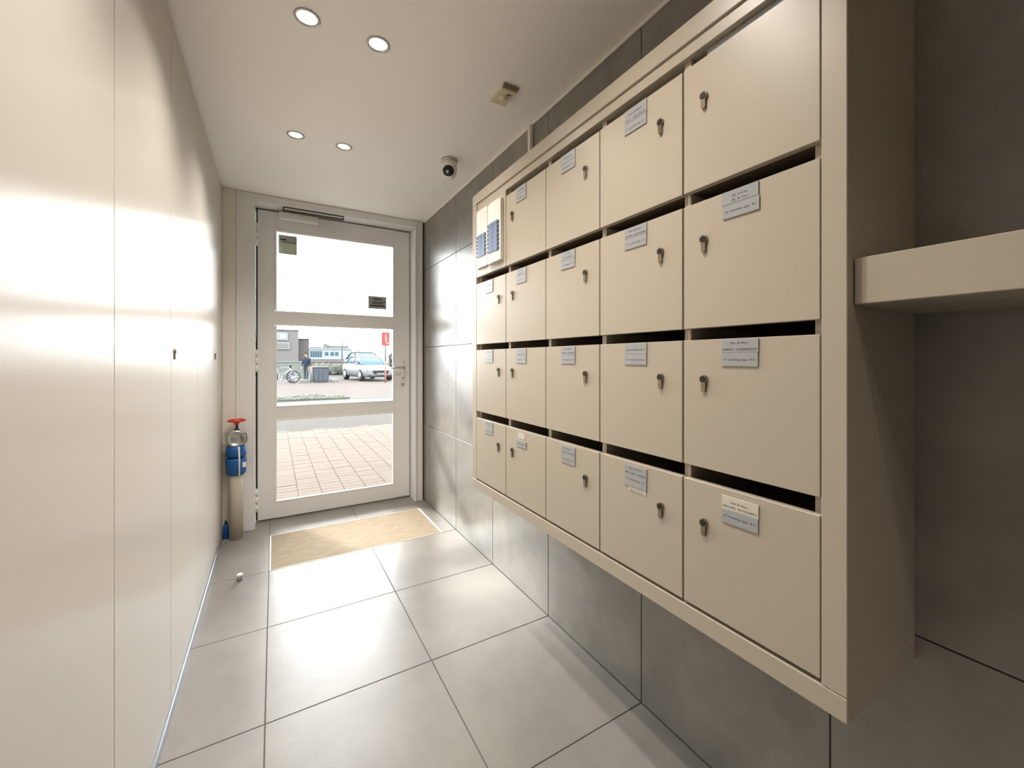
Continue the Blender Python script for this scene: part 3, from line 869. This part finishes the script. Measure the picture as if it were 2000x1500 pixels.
# grey-brown block, far left
b1 = empty('office_block', (0.5, 55, 0)); tag(b1, 'grey-brown block with two windows rising over the pale wall', 'building')
cbox('main_wall', -9, 2.53, 55, 64, 0, 4.70, M['grey_render'], b1)
cbox('roof_edge', -9.1, 2.60, 54.9, 64.1, 4.70, 4.78, M['grey_dark'], b1)
cbox('wing_wall', 2.53, 3.74, 56, 64, 0, 3.75, M['grey_dark'], b1)
cbox('wing_roof_edge', 2.53, 3.80, 55.9, 64, 3.75, 3.83, M['grey_render'], b1)
for (x0, x1, z0, z1, q) in ((-1.2, 1.45, 3.50, 4.42, 0), (0.10, 1.62, 2.46, 3.30, 1)):
    f = cbox('window_frame', x0, x1, 54.86, 55.0, z0, z1, M['white_outdoor'], b1)
    n = 2 if q else 3
    w = (x1 - x0 - 0.2) / n
    for k in range(n):
        cbox('window_pane', x0 + 0.12 + k * w, x0 + 0.02 + (k + 1) * w, 54.83, 54.86, z0 + 0.18, z1 - 0.14, M['roof_grey'] if q else M['white_clad'], f)
# white low factory
b2 = empty('low_building', (10, 90, 0)); tag(b2, 'long low white building with dark windows behind the car park', 'building')
cbox('wall', 6.0, 13.95, 90, 99, 0, 3.5, M['white_clad'], b2)
cbox('fascia', 5.95, 14.0, 89.9, 99, 3.2, 3.55, M['white_outdoor'], b2)
cbox('roof_unit', 9.6, 13.5, 91, 98, 3.55, 4.15, M['roof_grey'], b2)
cbox('roof_unit', 8.7, 9.5, 91, 93, 3.55, 4.45, M['roof_grey'], b2)
cbox('roof_unit', 6.3, 8.4, 91, 94, 3.55, 3.85, M['grey_render'], b2)
for k in range(5):
    cbox('window', 6.2 + k * 0.44, 6.55 + k * 0.44, 89.94, 90.0, 1.75, 2.95, M['win_blue'], b2)
for x in (8.85, 9.9, 10.75):
    cbox('window', x, x + 0.62, 89.94, 90.0, 2.05, 2.75, M['win_blue'], b2)
cbox('base_strip', 6.0, 13.95, 89.93, 90.0, 1.0, 1.3, M['grey_dark'], b2)

gw = empty('garden_wall', (1, 32, 0)); tag(gw, 'low pale green-grey wall in front of the grey-brown block', 'low wall')
cbox('panel', -6, 2.0, 32, 32.2, 0, 1.08, M['garden_wall'], gw); cbox('coping', -6.05, 2.05, 31.95, 32.25, 1.08, 1.14, M['white_outdoor'], gw)
bw_ = empty('brick_wall', (4, 40, 0)); tag(bw_, 'low rust-brown wall with a dark top behind the blue-grey block', 'low wall')
cbox('panel', 2.7, 6.3, 40, 40.3, 0, 1.02, M['rust'], bw_)
cbox('coping', 2.65, 6.35, 39.95, 40.35, 1.02, 1.2, M['grey_render'], bw_)

def blob(bm, c, r, sq=(1, 1, 1), n=2, jitter=0.15, mi=0):
    t = bmesh.ops.create_icosphere(bm, subdivisions=n, radius=1.0)
    for v in t['verts']:
        k = 1 + random.uniform(-jitter, jitter)
        v.co = Vector((c[0] + v.co.x * r * sq[0] * k, c[1] + v.co.y * r * sq[1] * k, c[2] + v.co.z * r * sq[2] * k))
    for f in {f for v in t['verts'] for f in v.link_faces}: f.material_index = mi
bm = bmesh.new()
for k in range(16):
    blob(bm, (2.9 + k * 0.125, 36.5 + random.uniform(-.15, .15), 0.45 + random.uniform(-.05, .05)), 0.36, (1, 1, 1.4), 2, 0.2)
tag(build('hedge', bm, M['hedge'], None, at=(4.0, 36.5, 0)), 'short grey-green hedge left of the white car', 'hedge')

gb = empty('waste_container', (2.24, 25.2, 0)); tag(gb, 'blue-grey waste container beside the standing person', 'container')
cbox('body', 1.86, 2.66, 25, 25.7, 0.04, 0.80, M['gabion'], gb, 0.02)
cbox('lid', 1.83, 2.69, 24.96, 25.74, 0.80, 0.88, M['grey_render'], gb, 0.02)
for k in range(3):
    cbox('front_panel', 1.90 + k * 0.25, 2.11 + k * 0.25, 24.98, 25.0, 0.14, 0.72, M['gabion'], gb)
for x in (1.90, 2.56): cbox('foot', x, x + 0.08, 25.05, 25.65, -0.004, 0.04, M['black'], gb)
bo = empty('bollard', (1.76, 24.9, 0)); tag(bo, 'short white bollard standing against the blue-grey container', 'bollard')
bm = bmesh.new(); lathe(bm, [(0.055, -0.003), (0.055, 0.80), (0.03, 0.86)], (1.76, 24.9, 0), n=12); build('post', bm, M['white_outdoor'], bo)
for i, (a, b, lb) in enumerate(((1.24, 1.70, 'white kerb block lying between the bicycle and the standing person'), (2.75, 3.15, 'white kerb block lying between the container and the car'))):
    tag(box('kerb_block', a, b, 25.2, 25.4, -0.003, 0.16, M['white_outdoor'], None, bev=0.02, at=((a + b) / 2, 25, 0)), lb, 'kerb block')

# ---- people (skinned, one continuous mesh each)
def person(name, joints, links, regions, loc, rotz, label):
    """joints {name: (x,y,z,r)}; links pairs; regions: f(co) -> material index; hair as child."""
    names = list(joints)
    me = bpy.data.meshes.new(name)
    me.from_pydata([joints[k][:3] for k in names], [(names.index(a), names.index(b)) for a, b in links], [])
    o = bpy.data.objects.new(name, me); COL.objects.link(o)
    sk = o.modifiers.new('skin', 'SKIN'); sk.use_smooth_shade = True
    for i, k in enumerate(names):
        r = joints[k][3]; rr = r if isinstance(r, tuple) else (r, r)
        me.skin_vertices[0].data[i].radius = rr
        me.skin_vertices[0].data[i].use_root = (k == 'pelvis')
    su = o.modifiers.new('sub', 'SUBSURF'); su.levels = 1; su.render_levels = 1
    bpy.context.view_layer.update()
    dg = bpy.context.evaluated_depsgraph_get()
    nm = bpy.data.meshes.new_from_object(o.evaluated_get(dg))
    o.modifiers.clear(); o.data = nm
    bpy.data.meshes.remove(me)
    nm.materials.clear()
    for m in (M['skin'], regions['top'], regions['legs'], M['black']): nm.materials.append(m)
    for p in nm.polygons:
        p.material_index = regions['f'](p.center)
        p.use_smooth = True
    o.location = loc; o.rotation_euler = (0, 0, rotz)
    tag(o, label, 'person')
    return o

def hand_bits(j, l, side, wrist, dirv):
    """five short separate fingers rooted in the palm"""
    w = Vector(wrist); d = Vector(dirv).normalized(); s = Vector((0, 1, 0))
    palm = w + d * 0.075
    j['palm' + side] = (*palm, 0.028); l.append(('wrist' + side, 'palm' + side))
    for k in range(5):
        off = s * (0.022 * (k - 1.5)) if k < 4 else Vector((0, 0.045, 0)) * 1
        ln = (0.060, 0.070, 0.066, 0.052, 0.038)[k]
        base = palm + off + (d * 0.02 if k < 4 else d * -0.015)
        tip = base + d * ln + Vector((0.012, 0, 0))
        j['fb%d%s' % (k, side)] = (*base, 0.010); j['ft%d%s' % (k, side)] = (*tip, 0.007)
        l += [('palm' + side, 'fb%d%s' % (k, side)), ('fb%d%s' % (k, side), 'ft%d%s' % (k, side))]

J = {'pelvis': (0, 0, 0.90, (0.15, 0.11)), 'belly': (0, 0, 1.02, (0.14, 0.10)), 'chest': (0, 0, 1.22, (0.17, 0.12)), 'neckb': (0, 0, 1.36, (0.09, 0.07)),
     'neck': (0.01, 0, 1.42, 0.052), 'jaw': (0.025, 0, 1.475, (0.062, 0.065)), 'head': (0.02, 0, 1.55, (0.072, 0.088)), 'crown': (0.012, 0, 1.62, (0.055, 0.07))}
L = [('pelvis', 'belly'), ('belly', 'chest'), ('chest', 'neckb'), ('neckb', 'neck'), ('neck', 'jaw'), ('jaw', 'head'), ('head', 'crown')]
for s, sn in ((1, 'l'), (-1, 'r')):
    J.update({'hip' + sn: (0, s * 0.09, 0.84, 0.088), 'knee' + sn: (0.03 * s, s * 0.10, 0.47, 0.060), 'ankle' + sn: (0.0 + 0.05 * s, s * 0.10, 0.09, 0.042),
              'toe' + sn: (0.15 + 0.05 * s, s * 0.12, 0.035, 0.035), 'heel' + sn: (-0.04 + 0.05 * s, s * 0.10, 0.04, 0.036),
              'sh' + sn: (0, s * 0.17, 1.31, 0.062), 'elbow' + sn: (-0.03, s * 0.225, 1.06, 0.046), 'wrist' + sn: (0.08, s * 0.22, 0.86, 0.030)})
    L += [('pelvis', 'hip' + sn), ('hip' + sn, 'knee' + sn), ('knee' + sn, 'ankle' + sn), ('ankle' + sn, 'toe' + sn), ('ankle' + sn, 'heel' + sn),
          ('chest', 'sh' + sn), ('sh' + sn, 'elbow' + sn), ('elbow' + sn, 'wrist' + sn)]
    hand_bits(J, L, sn, J['wrist' + sn][:3], (0.35, 0, -1))
def f_stand(c):
    if c.z > 1.40: return 0
    if c.z < 0.07: return 3
    if abs(c.y) > 0.15 and c.z < 0.87: return 0
    if c.z > 0.86: return 1
    return 2
p1 = person('person', J, L, {'top': M['cloth_navy'], 'legs': M['cloth_slate'], 'f': f_stand}, (1.62, 26.6, 0.0), -2.2, 'standing person in dark navy jacket and slate trousers by the container')
def head_extras(p, hc, face, long_hair=False):
    """hair cap, eyes, nose, mouth, ears as children of the figure; coordinates in the figure's own frame"""
    H = Vector(hc)
    def kid(name, bm, m):
        me = bpy.data.meshes.new(name); bm.to_mesh(me); bm.free(); me.materials.append(m)
        for q in me.polygons: q.use_smooth = True
        o = bpy.data.objects.new(name, me); COL.objects.link(o); o.parent = p
    bm = bmesh.new(); blob(bm, (H.x - 0.015, H.y, H.z + 0.035), 0.095, (1.0, 0.88, 0.95), 3, 0.02)
    kill = [v for v in bm.verts if v.co.x > H.x + 0.045 and v.co.z < H.z + 0.055]
    bmesh.ops.delete(bm, geom=kill, context='VERTS'); kid('hair', bm, M['hair'])
    bm = bmesh.new()
    for s in (1, -1): blob(bm, (H.x + 0.086, H.y + s * 0.030, H.z + 0.005), 0.009, n=1, jitter=0)
    kid('eyes', bm, M['black'])
    bm = bmesh.new(); blob(bm, (H.x + 0.094, H.y, H.z - 0.020), 0.013, (1, 0.8, 1.5), 1, 0)
    for s in (1, -1): blob(bm, (H.x, H.y + s * 0.076, H.z - 0.01), 0.016, (0.8, 0.5, 1.5), 1, 0)
    kid('nose_and_ears', bm, M['skin'])
    bm = bmesh.new(); blob(bm, (H.x + 0.082, H.y, H.z - 0.052), 0.014, (0.5, 1.6, 0.4), 1, 0); kid('mouth', bm, M['sign_red'])
head_extras(p1, (0.02, 0, 1.55), None)
bm = bmesh.new(); abox(bm, -0.27, -0.135, -0.14, 0.14, 1.0, 1.34, 0.04, seg=2)
bp = build('backpack', bm, M['cloth_navy'], None, at=(0, 0, 0)); bp.location = (1.62, 26.6, 0.0); bp.rotation_euler = (0, 0, -2.2)
tag(bp, 'dark navy backpack worn by the standing person', 'backpack')

# crouching person
J = {'pelvis': (0, 0, 0.24, (0.15, 0.12)), 'belly': (0.06, 0, 0.36, (0.13, 0.10)), 'chest': (0.15, 0, 0.54, (0.16, 0.12)), 'neckb': (0.21, 0, 0.67, (0.085, 0.07)),
     'neck': (0.235, 0, 0.72, 0.05), 'jaw': (0.27, 0, 0.765, (0.062, 0.065)), 'head': (0.275, 0, 0.84, (0.072, 0.088)), 'crown': (0.265, 0, 0.905, (0.055, 0.07))}
L = [('pelvis', 'belly'), ('belly', 'chest'), ('chest', 'neckb'), ('neckb', 'neck'), ('neck', 'jaw'), ('jaw', 'head'), ('head', 'crown')]
for s, sn in ((1, 'l'), (-1, 'r')):
    J.update({'hip' + sn: (0.04, s * 0.10, 0.24, 0.085), 'knee' + sn: (0.36, s * 0.16, 0.44, 0.060), 'ankle' + sn: (0.12, s * 0.14, 0.09, 0.042),
              'toe' + sn: (0.27, s * 0.15, 0.035, 0.035), 'heel' + sn: (0.07, s * 0.14, 0.045, 0.036),
              'sh' + sn: (0.17, s * 0.17, 0.62, 0.060), 'elbow' + sn: (0.34, s * 0.24, 0.50, 0.045), 'wrist' + sn: (0.52, s * 0.16, 0.52, 0.030)})
    L += [('pelvis', 'hip' + sn), ('hip' + sn, 'knee' + sn), ('knee' + sn, 'ankle' + sn), ('ankle' + sn, 'toe' + sn), ('ankle' + sn, 'heel' + sn),
          ('chest', 'sh' + sn), ('sh' + sn, 'elbow' + sn), ('elbow' + sn, 'wrist' + sn)]
    hand_bits(J, L, sn, J['wrist' + sn][:3], (1, 0, -0.25))
def f_crouch(c):
    if c.z > 0.70: return 0
    if c.x > 0.53: return 0
    if c.z < 0.065: return 3
    if c.z < 0.30 or (c.x > 0.2 and c.z < 0.45 ): return 2
    return 1
p2 = person('person', J, L, {'top': M['cloth_grey'], 'legs': M['cloth_grey'], 'f': f_crouch}, (0.98, 25.6, 0.0), -2.7, 'crouching person with dark hair in lilac-grey clothes at the bicycle')
head_extras(p2, (0.275, 0, 0.84), None)

# bicycle left of the crouching person
bc = empty('bicycle', (0.35, 25.0, 0)); tag(bc, 'pale bicycle parked in front of the crouching person', 'bicycle')
def wheel_part(x):
    bm = bmesh.new(); torus(bm, (x, 25.0, 0.33), (0, 1, 0), 0.31, 0.022, 28, 8)
    w = build('wheel', bm, M['tyre'], bc)
    bm = bmesh.new()
    for k in range(10):
        a = 2 * PI * k / 10; tube(bm, [(x, 25, 0.33), (x + 0.30 * math.cos(a), 25, 0.33 + 0.30 * math.sin(a))], 0.004, 4)
    lathe(bm, [(0.025, -0.04), (0.025, 0.04)], (x, 25, 0.33), 'Y', 10)
    build('spokes', bm, M['alu'], w)
wheel_part(-0.14); wheel_part(0.90)
bm = bmesh.new()
for a, b in (((0.12, .86), (0.30, .30)), ((0.12, .80), (0.70, .84)), ((0.30, .30), (0.72, .74)), ((-0.14, .33), (0.30, .30)), ((-0.14, .33), (0.13, .78)), ((0.90, .33), (0.70, .86)), ((0.70, .86), (0.68, 0.98))):
    tube(bm, [(a[0], 25, a[1]), (b[0], 25, b[1])], 0.016, 8)
build('frame', bm, M['white_clad'], bc)
bm = bmesh.new(); abox(bm, 0.0, 0.25, 24.93, 25.07, 0.86, 0.91, 0.02, seg=2); build('saddle', bm, M['grey_dark'], bc)
bm = bmesh.new(); tube(bm, [(0.60, 24.72, 1.0), (0.68, 24.85, 0.99), (0.68, 25.15, 0.99), (0.60, 25.28, 1.0)], 0.013, 8); build('handlebar', bm, M['grey_dark'], bc)
bm = bmesh.new(); torus(bm, (0.30, 24.96, 0.30), (0, 1, 0), 0.09, 0.008, 16, 6); tube(bm, [(0.30, 24.95, 0.30), (0.38, 24.92, 0.16)], 0.010, 6); tube(bm, [(0.30, 25.05, 0.30), (0.22, 25.08, 0.44)], 0.010, 6); build('crankset', bm, M['alu'], bc)

# ---- cars
def car(name, loc, heading, paint, label, scale=(1, 1, 1), rack=False):
    e = empty(name, (0, 0, 0)); tag(e, label, 'car')
    # stations along x (front = +x): (x, halfwidth, z_low, z_belt)
    st = [(-2.25, 0.74, 0.42, 0.90), (-2.10, 0.84, 0.30, 0.96), (-1.2, 0.90, 0.22, 0.99), (0, 0.91, 0.22, 0.96), (0.95, 0.90, 0.22, 0.93), (1.55, 0.88, 0.22, 0.84), (2.05, 0.80, 0.24, 0.72), (2.22, 0.66, 0.34, 0.60)]
    def ring(x, w, zl, zb):
        m_ = (zl + zb) / 2
        half = [(w * 0.80, zl), (w * 0.97, zl + 0.08), (w, m_), (w * 0.97, zb - 0.07), (w * 0.86, zb), (w * 0.4, zb + 0.025)]
        return [(x, yy, zz) for yy, zz in half] + [(x, -yy, zz) for yy, zz in half[::-1]]
    def loft(stations, fn):
        bm = bmesh.new(); rs = [[bm.verts.new(p) for p in fn(*s)] for s in stations]
        n = len(rs[0])
        for a, b in zip(rs, rs[1:]):
            for k in range(n):
                f = bm.faces.new((a[k], a[(k + 1) % n], b[(k + 1) % n], b[k])); f.smooth = True
        bm.faces.new(rs[0]); bm.faces.new(rs[-1][::-1])
        return bm
    bm = loft(st, ring)
    build('body', bm, paint, e)
    # cabin: glass block with a painted roof and pillars
    gs = [(-1.95, 0.70, 0.93, 0.97), (-1.45, 0.74, 0.93, 1.30), (-0.9, 0.75, 0.93, 1.40), (-0.1, 0.76, 0.93, 1.42), (0.35, 0.75, 0.92, 1.36), (1.15, 0.74, 0.90, 0.95)]
    def cring(x, w, zl, zt):
        tw = w * (0.80 if zt > 1.2 else 0.98)
        return [(x, w, zl), (x, tw, zt - 0.03), (x, tw * 0.85, zt), (x, -tw * 0.85, zt), (x, -tw, zt - 0.03), (x, -w, zl)]
    build('cabin_glass', loft(gs, cring), M['car_glass'], e)
    rs = [(-1.45, 0.62, 1.285, 1.32), (-0.9, 0.64, 1.385, 1.425), (-0.1, 0.645, 1.405, 1.445), (0.35, 0.63, 1.345, 1.385)]
    def rring(x, w, zl, zt): return [(x, w, zl), (x, w * 0.9, zt), (x, -w * 0.9, zt), (x, -w, zl)]
    build('roof', loft(rs, rring), paint, e)
    bm = bmesh.new()
    for s in (1, -1):
        tube(bm, [(0.35, s * 0.61, 1.36), (1.13, s * 0.74, 0.94)], 0.035, 6)
        tube(bm, [(-0.15, s * 0.62, 1.40), (-0.2, s * 0.77, 0.93)], 0.03, 6)
        tube(bm, [(-1.42, s * 0.61, 1.29), (-1.90, s * 0.72, 0.95)], 0.045, 6)
    build('pillars', bm, paint, e)
    for x in (1.38, -1.35):
        for s in (1, -1):
            bm = bmesh.new(); lathe(bm, [(0.22, -0.10), (0.31, -0.10), (0.325, -0.05), (0.325, 0.09), (0.31, 0.12), (0.22, 0.12)], (x, s * 0.80, 0.325), (0, s, 0), 22)
            w = build('wheel', bm, M['tyre'], e)
            bm = bmesh.new(); lathe(bm, [(0.215, 0.105), (0.215, 0.125), (0.06, 0.128)], (x, s * 0.80, 0.325), (0, s, 0), 18); build('rim', bm, M['alu'], w)
    bm = bmesh.new()
    prism(bm, [(2.235, -0.46, 0.60), (2.235, 0.46, 0.60), (2.26, 0.40, 0.42), (2.26, -0.40, 0.42)], (-0.15, 0, 0))
    build('grille', bm, M['black_outdoor'], e)
    bm = bmesh.new()
    prism(bm, [(2.20, -0.66, 0.36), (2.20, 0.66, 0.36), (2.22, 0.60, 0.24), (2.22, -0.60, 0.24)], (-0.15, 0, 0))
    build('lower_intake', bm, M['black_outdoor'], e)
    bm = bmesh.new(); abox(bm, 2.262, 2.275, -0.26, 0.26, 0.385, 0.47); build('number_plate', bm, M['white_outdoor'], e)
    for s in (1, -1):
        bm = bmesh.new(); abox(bm, 1.98, 2.18, s * 0.64 - 0.13, s * 0.64 + 0.13, 0.585, 0.695, 0.03, seg=2); build('headlight', bm, M['chrome'], e)
        bm = bmesh.new(); abox(bm, 0.80, 0.92, s * 0.95 - 0.09, s * 0.95 + 0.09, 0.93, 1.05, 0.03, seg=2); tube(bm, [(0.88, s * 0.80, 0.93), (0.86, s * 0.92, 0.98)], 0.02, 6); build('wing_mirror', bm, paint, e)
    if rack:
        bm = bmesh.new()
        for s in (1, -1):
            tube(bm, [(-1.3, s * 0.55, 1.34), (-1.2, s * 0.55, 1.47), (0.2, s * 0.55, 1.47), (0.3, s * 0.55, 1.38)], 0.02, 6)
        build('roof_rail', bm, M['black_outdoor'], e)
    e.location = loc; e.rotation_euler = (0, 0, heading); e.scale = scale
    return e
# forward vector (.14,-.99)
hd = math.atan2(-0.99, 0.16)
car('car', (5.02, 26.6, 0.0), hd, M['car_white'], 'white estate car parked facing the door, blue-tinted windscreen', (1, 1.03, 1.03))
car('car', (6.15, 33.6, 0.0), hd + 0.05, M['car_dark'], 'taller taupe car with roof rails parked behind the white car', (1, 1.05, 1.30), rack=True)

# red sign
sg = empty('street_sign', (5.30, 23.0, 0)); tag(sg, 'red rectangular sign on a salmon and grey pole before the white car', 'sign')
bm = bmesh.new(); lathe(bm, [(0.045, -0.003), (0.045, 1.15)], (5.31, 23.0, 0), n=12); build('pole', bm, M['pole_red'], sg)
bm = bmesh.new(); lathe(bm, [(0.045, 1.15), (0.045, 2.75)], (5.31, 23.0, 0), n=12); tag(build('pole', bm, M['roof_grey'], sg), 'grey upper pole')
bm = bmesh.new(); abox(bm, 5.09, 5.52, 22.93, 22.95, 2.02, 2.77, 0.004); build('sign_board', bm, M['sign_red'], sg)
bm = bmesh.new()
prism(bm, [(5.28, 22.928, 2.66), (5.34, 22.928, 2.66), (5.37, 22.928, 2.40), (5.36, 22.928, 2.14), (5.30, 22.928, 2.14), (5.27, 22.928, 2.40)], (0, -0.004, 0))
abox(bm, 5.40, 5.46, 22.922, 22.93, 2.10, 2.22); build('sign_symbol', bm, M['sign_pink'], sg)
# lamp posts
for (x, y, h, lb) in ((8.05, 60, 9.0, 'thin pale lamp post rising above the low white building'), (10.6, 62, 3.9, 'short pale lamp post above the roof of the white car')):
    lp = empty('street_lamp', (x, y, 0)); tag(lp, lb, 'street lamp')
    bm = bmesh.new(); lathe(bm, [(0.10, -0.003), (0.07, h)], (x, y, 0), n=10); build('pole', bm, M['lamp_post'], lp)
    bm = bmesh.new(); abox(bm, x - 0.5, x + 0.12, y - 0.12, y + 0.12, h, h + 0.12, 0.03); build('lamp_head', bm, M['lamp_post'], lp)
# hazy trees at the right edge
for i, (x, y, h, lb) in enumerate(((9.3, 36, 1.9, 'hazy grey-green shrub behind the red sign'), (10.5, 37, 2.3, 'taller hazy grey-green shrub at the edge of the glass'))):
    e = empty('shrub', (x, y, 0)); tag(e, lb, 'shrub')
    bm = bmesh.new()
    for k in range(14): blob(bm, (x + random.uniform(-.5, .5), y + random.uniform(-.4, .4), h * random.uniform(.35, .85)), 0.35, n=2, jitter=0.25)
    build('crown', bm, M['foliage'], e)
    bm = bmesh.new(); lathe(bm, [(0.06, -0.003), (0.04, h * .5)], (x, y, 0), n=8); build('trunk', bm, M['rust'], e)
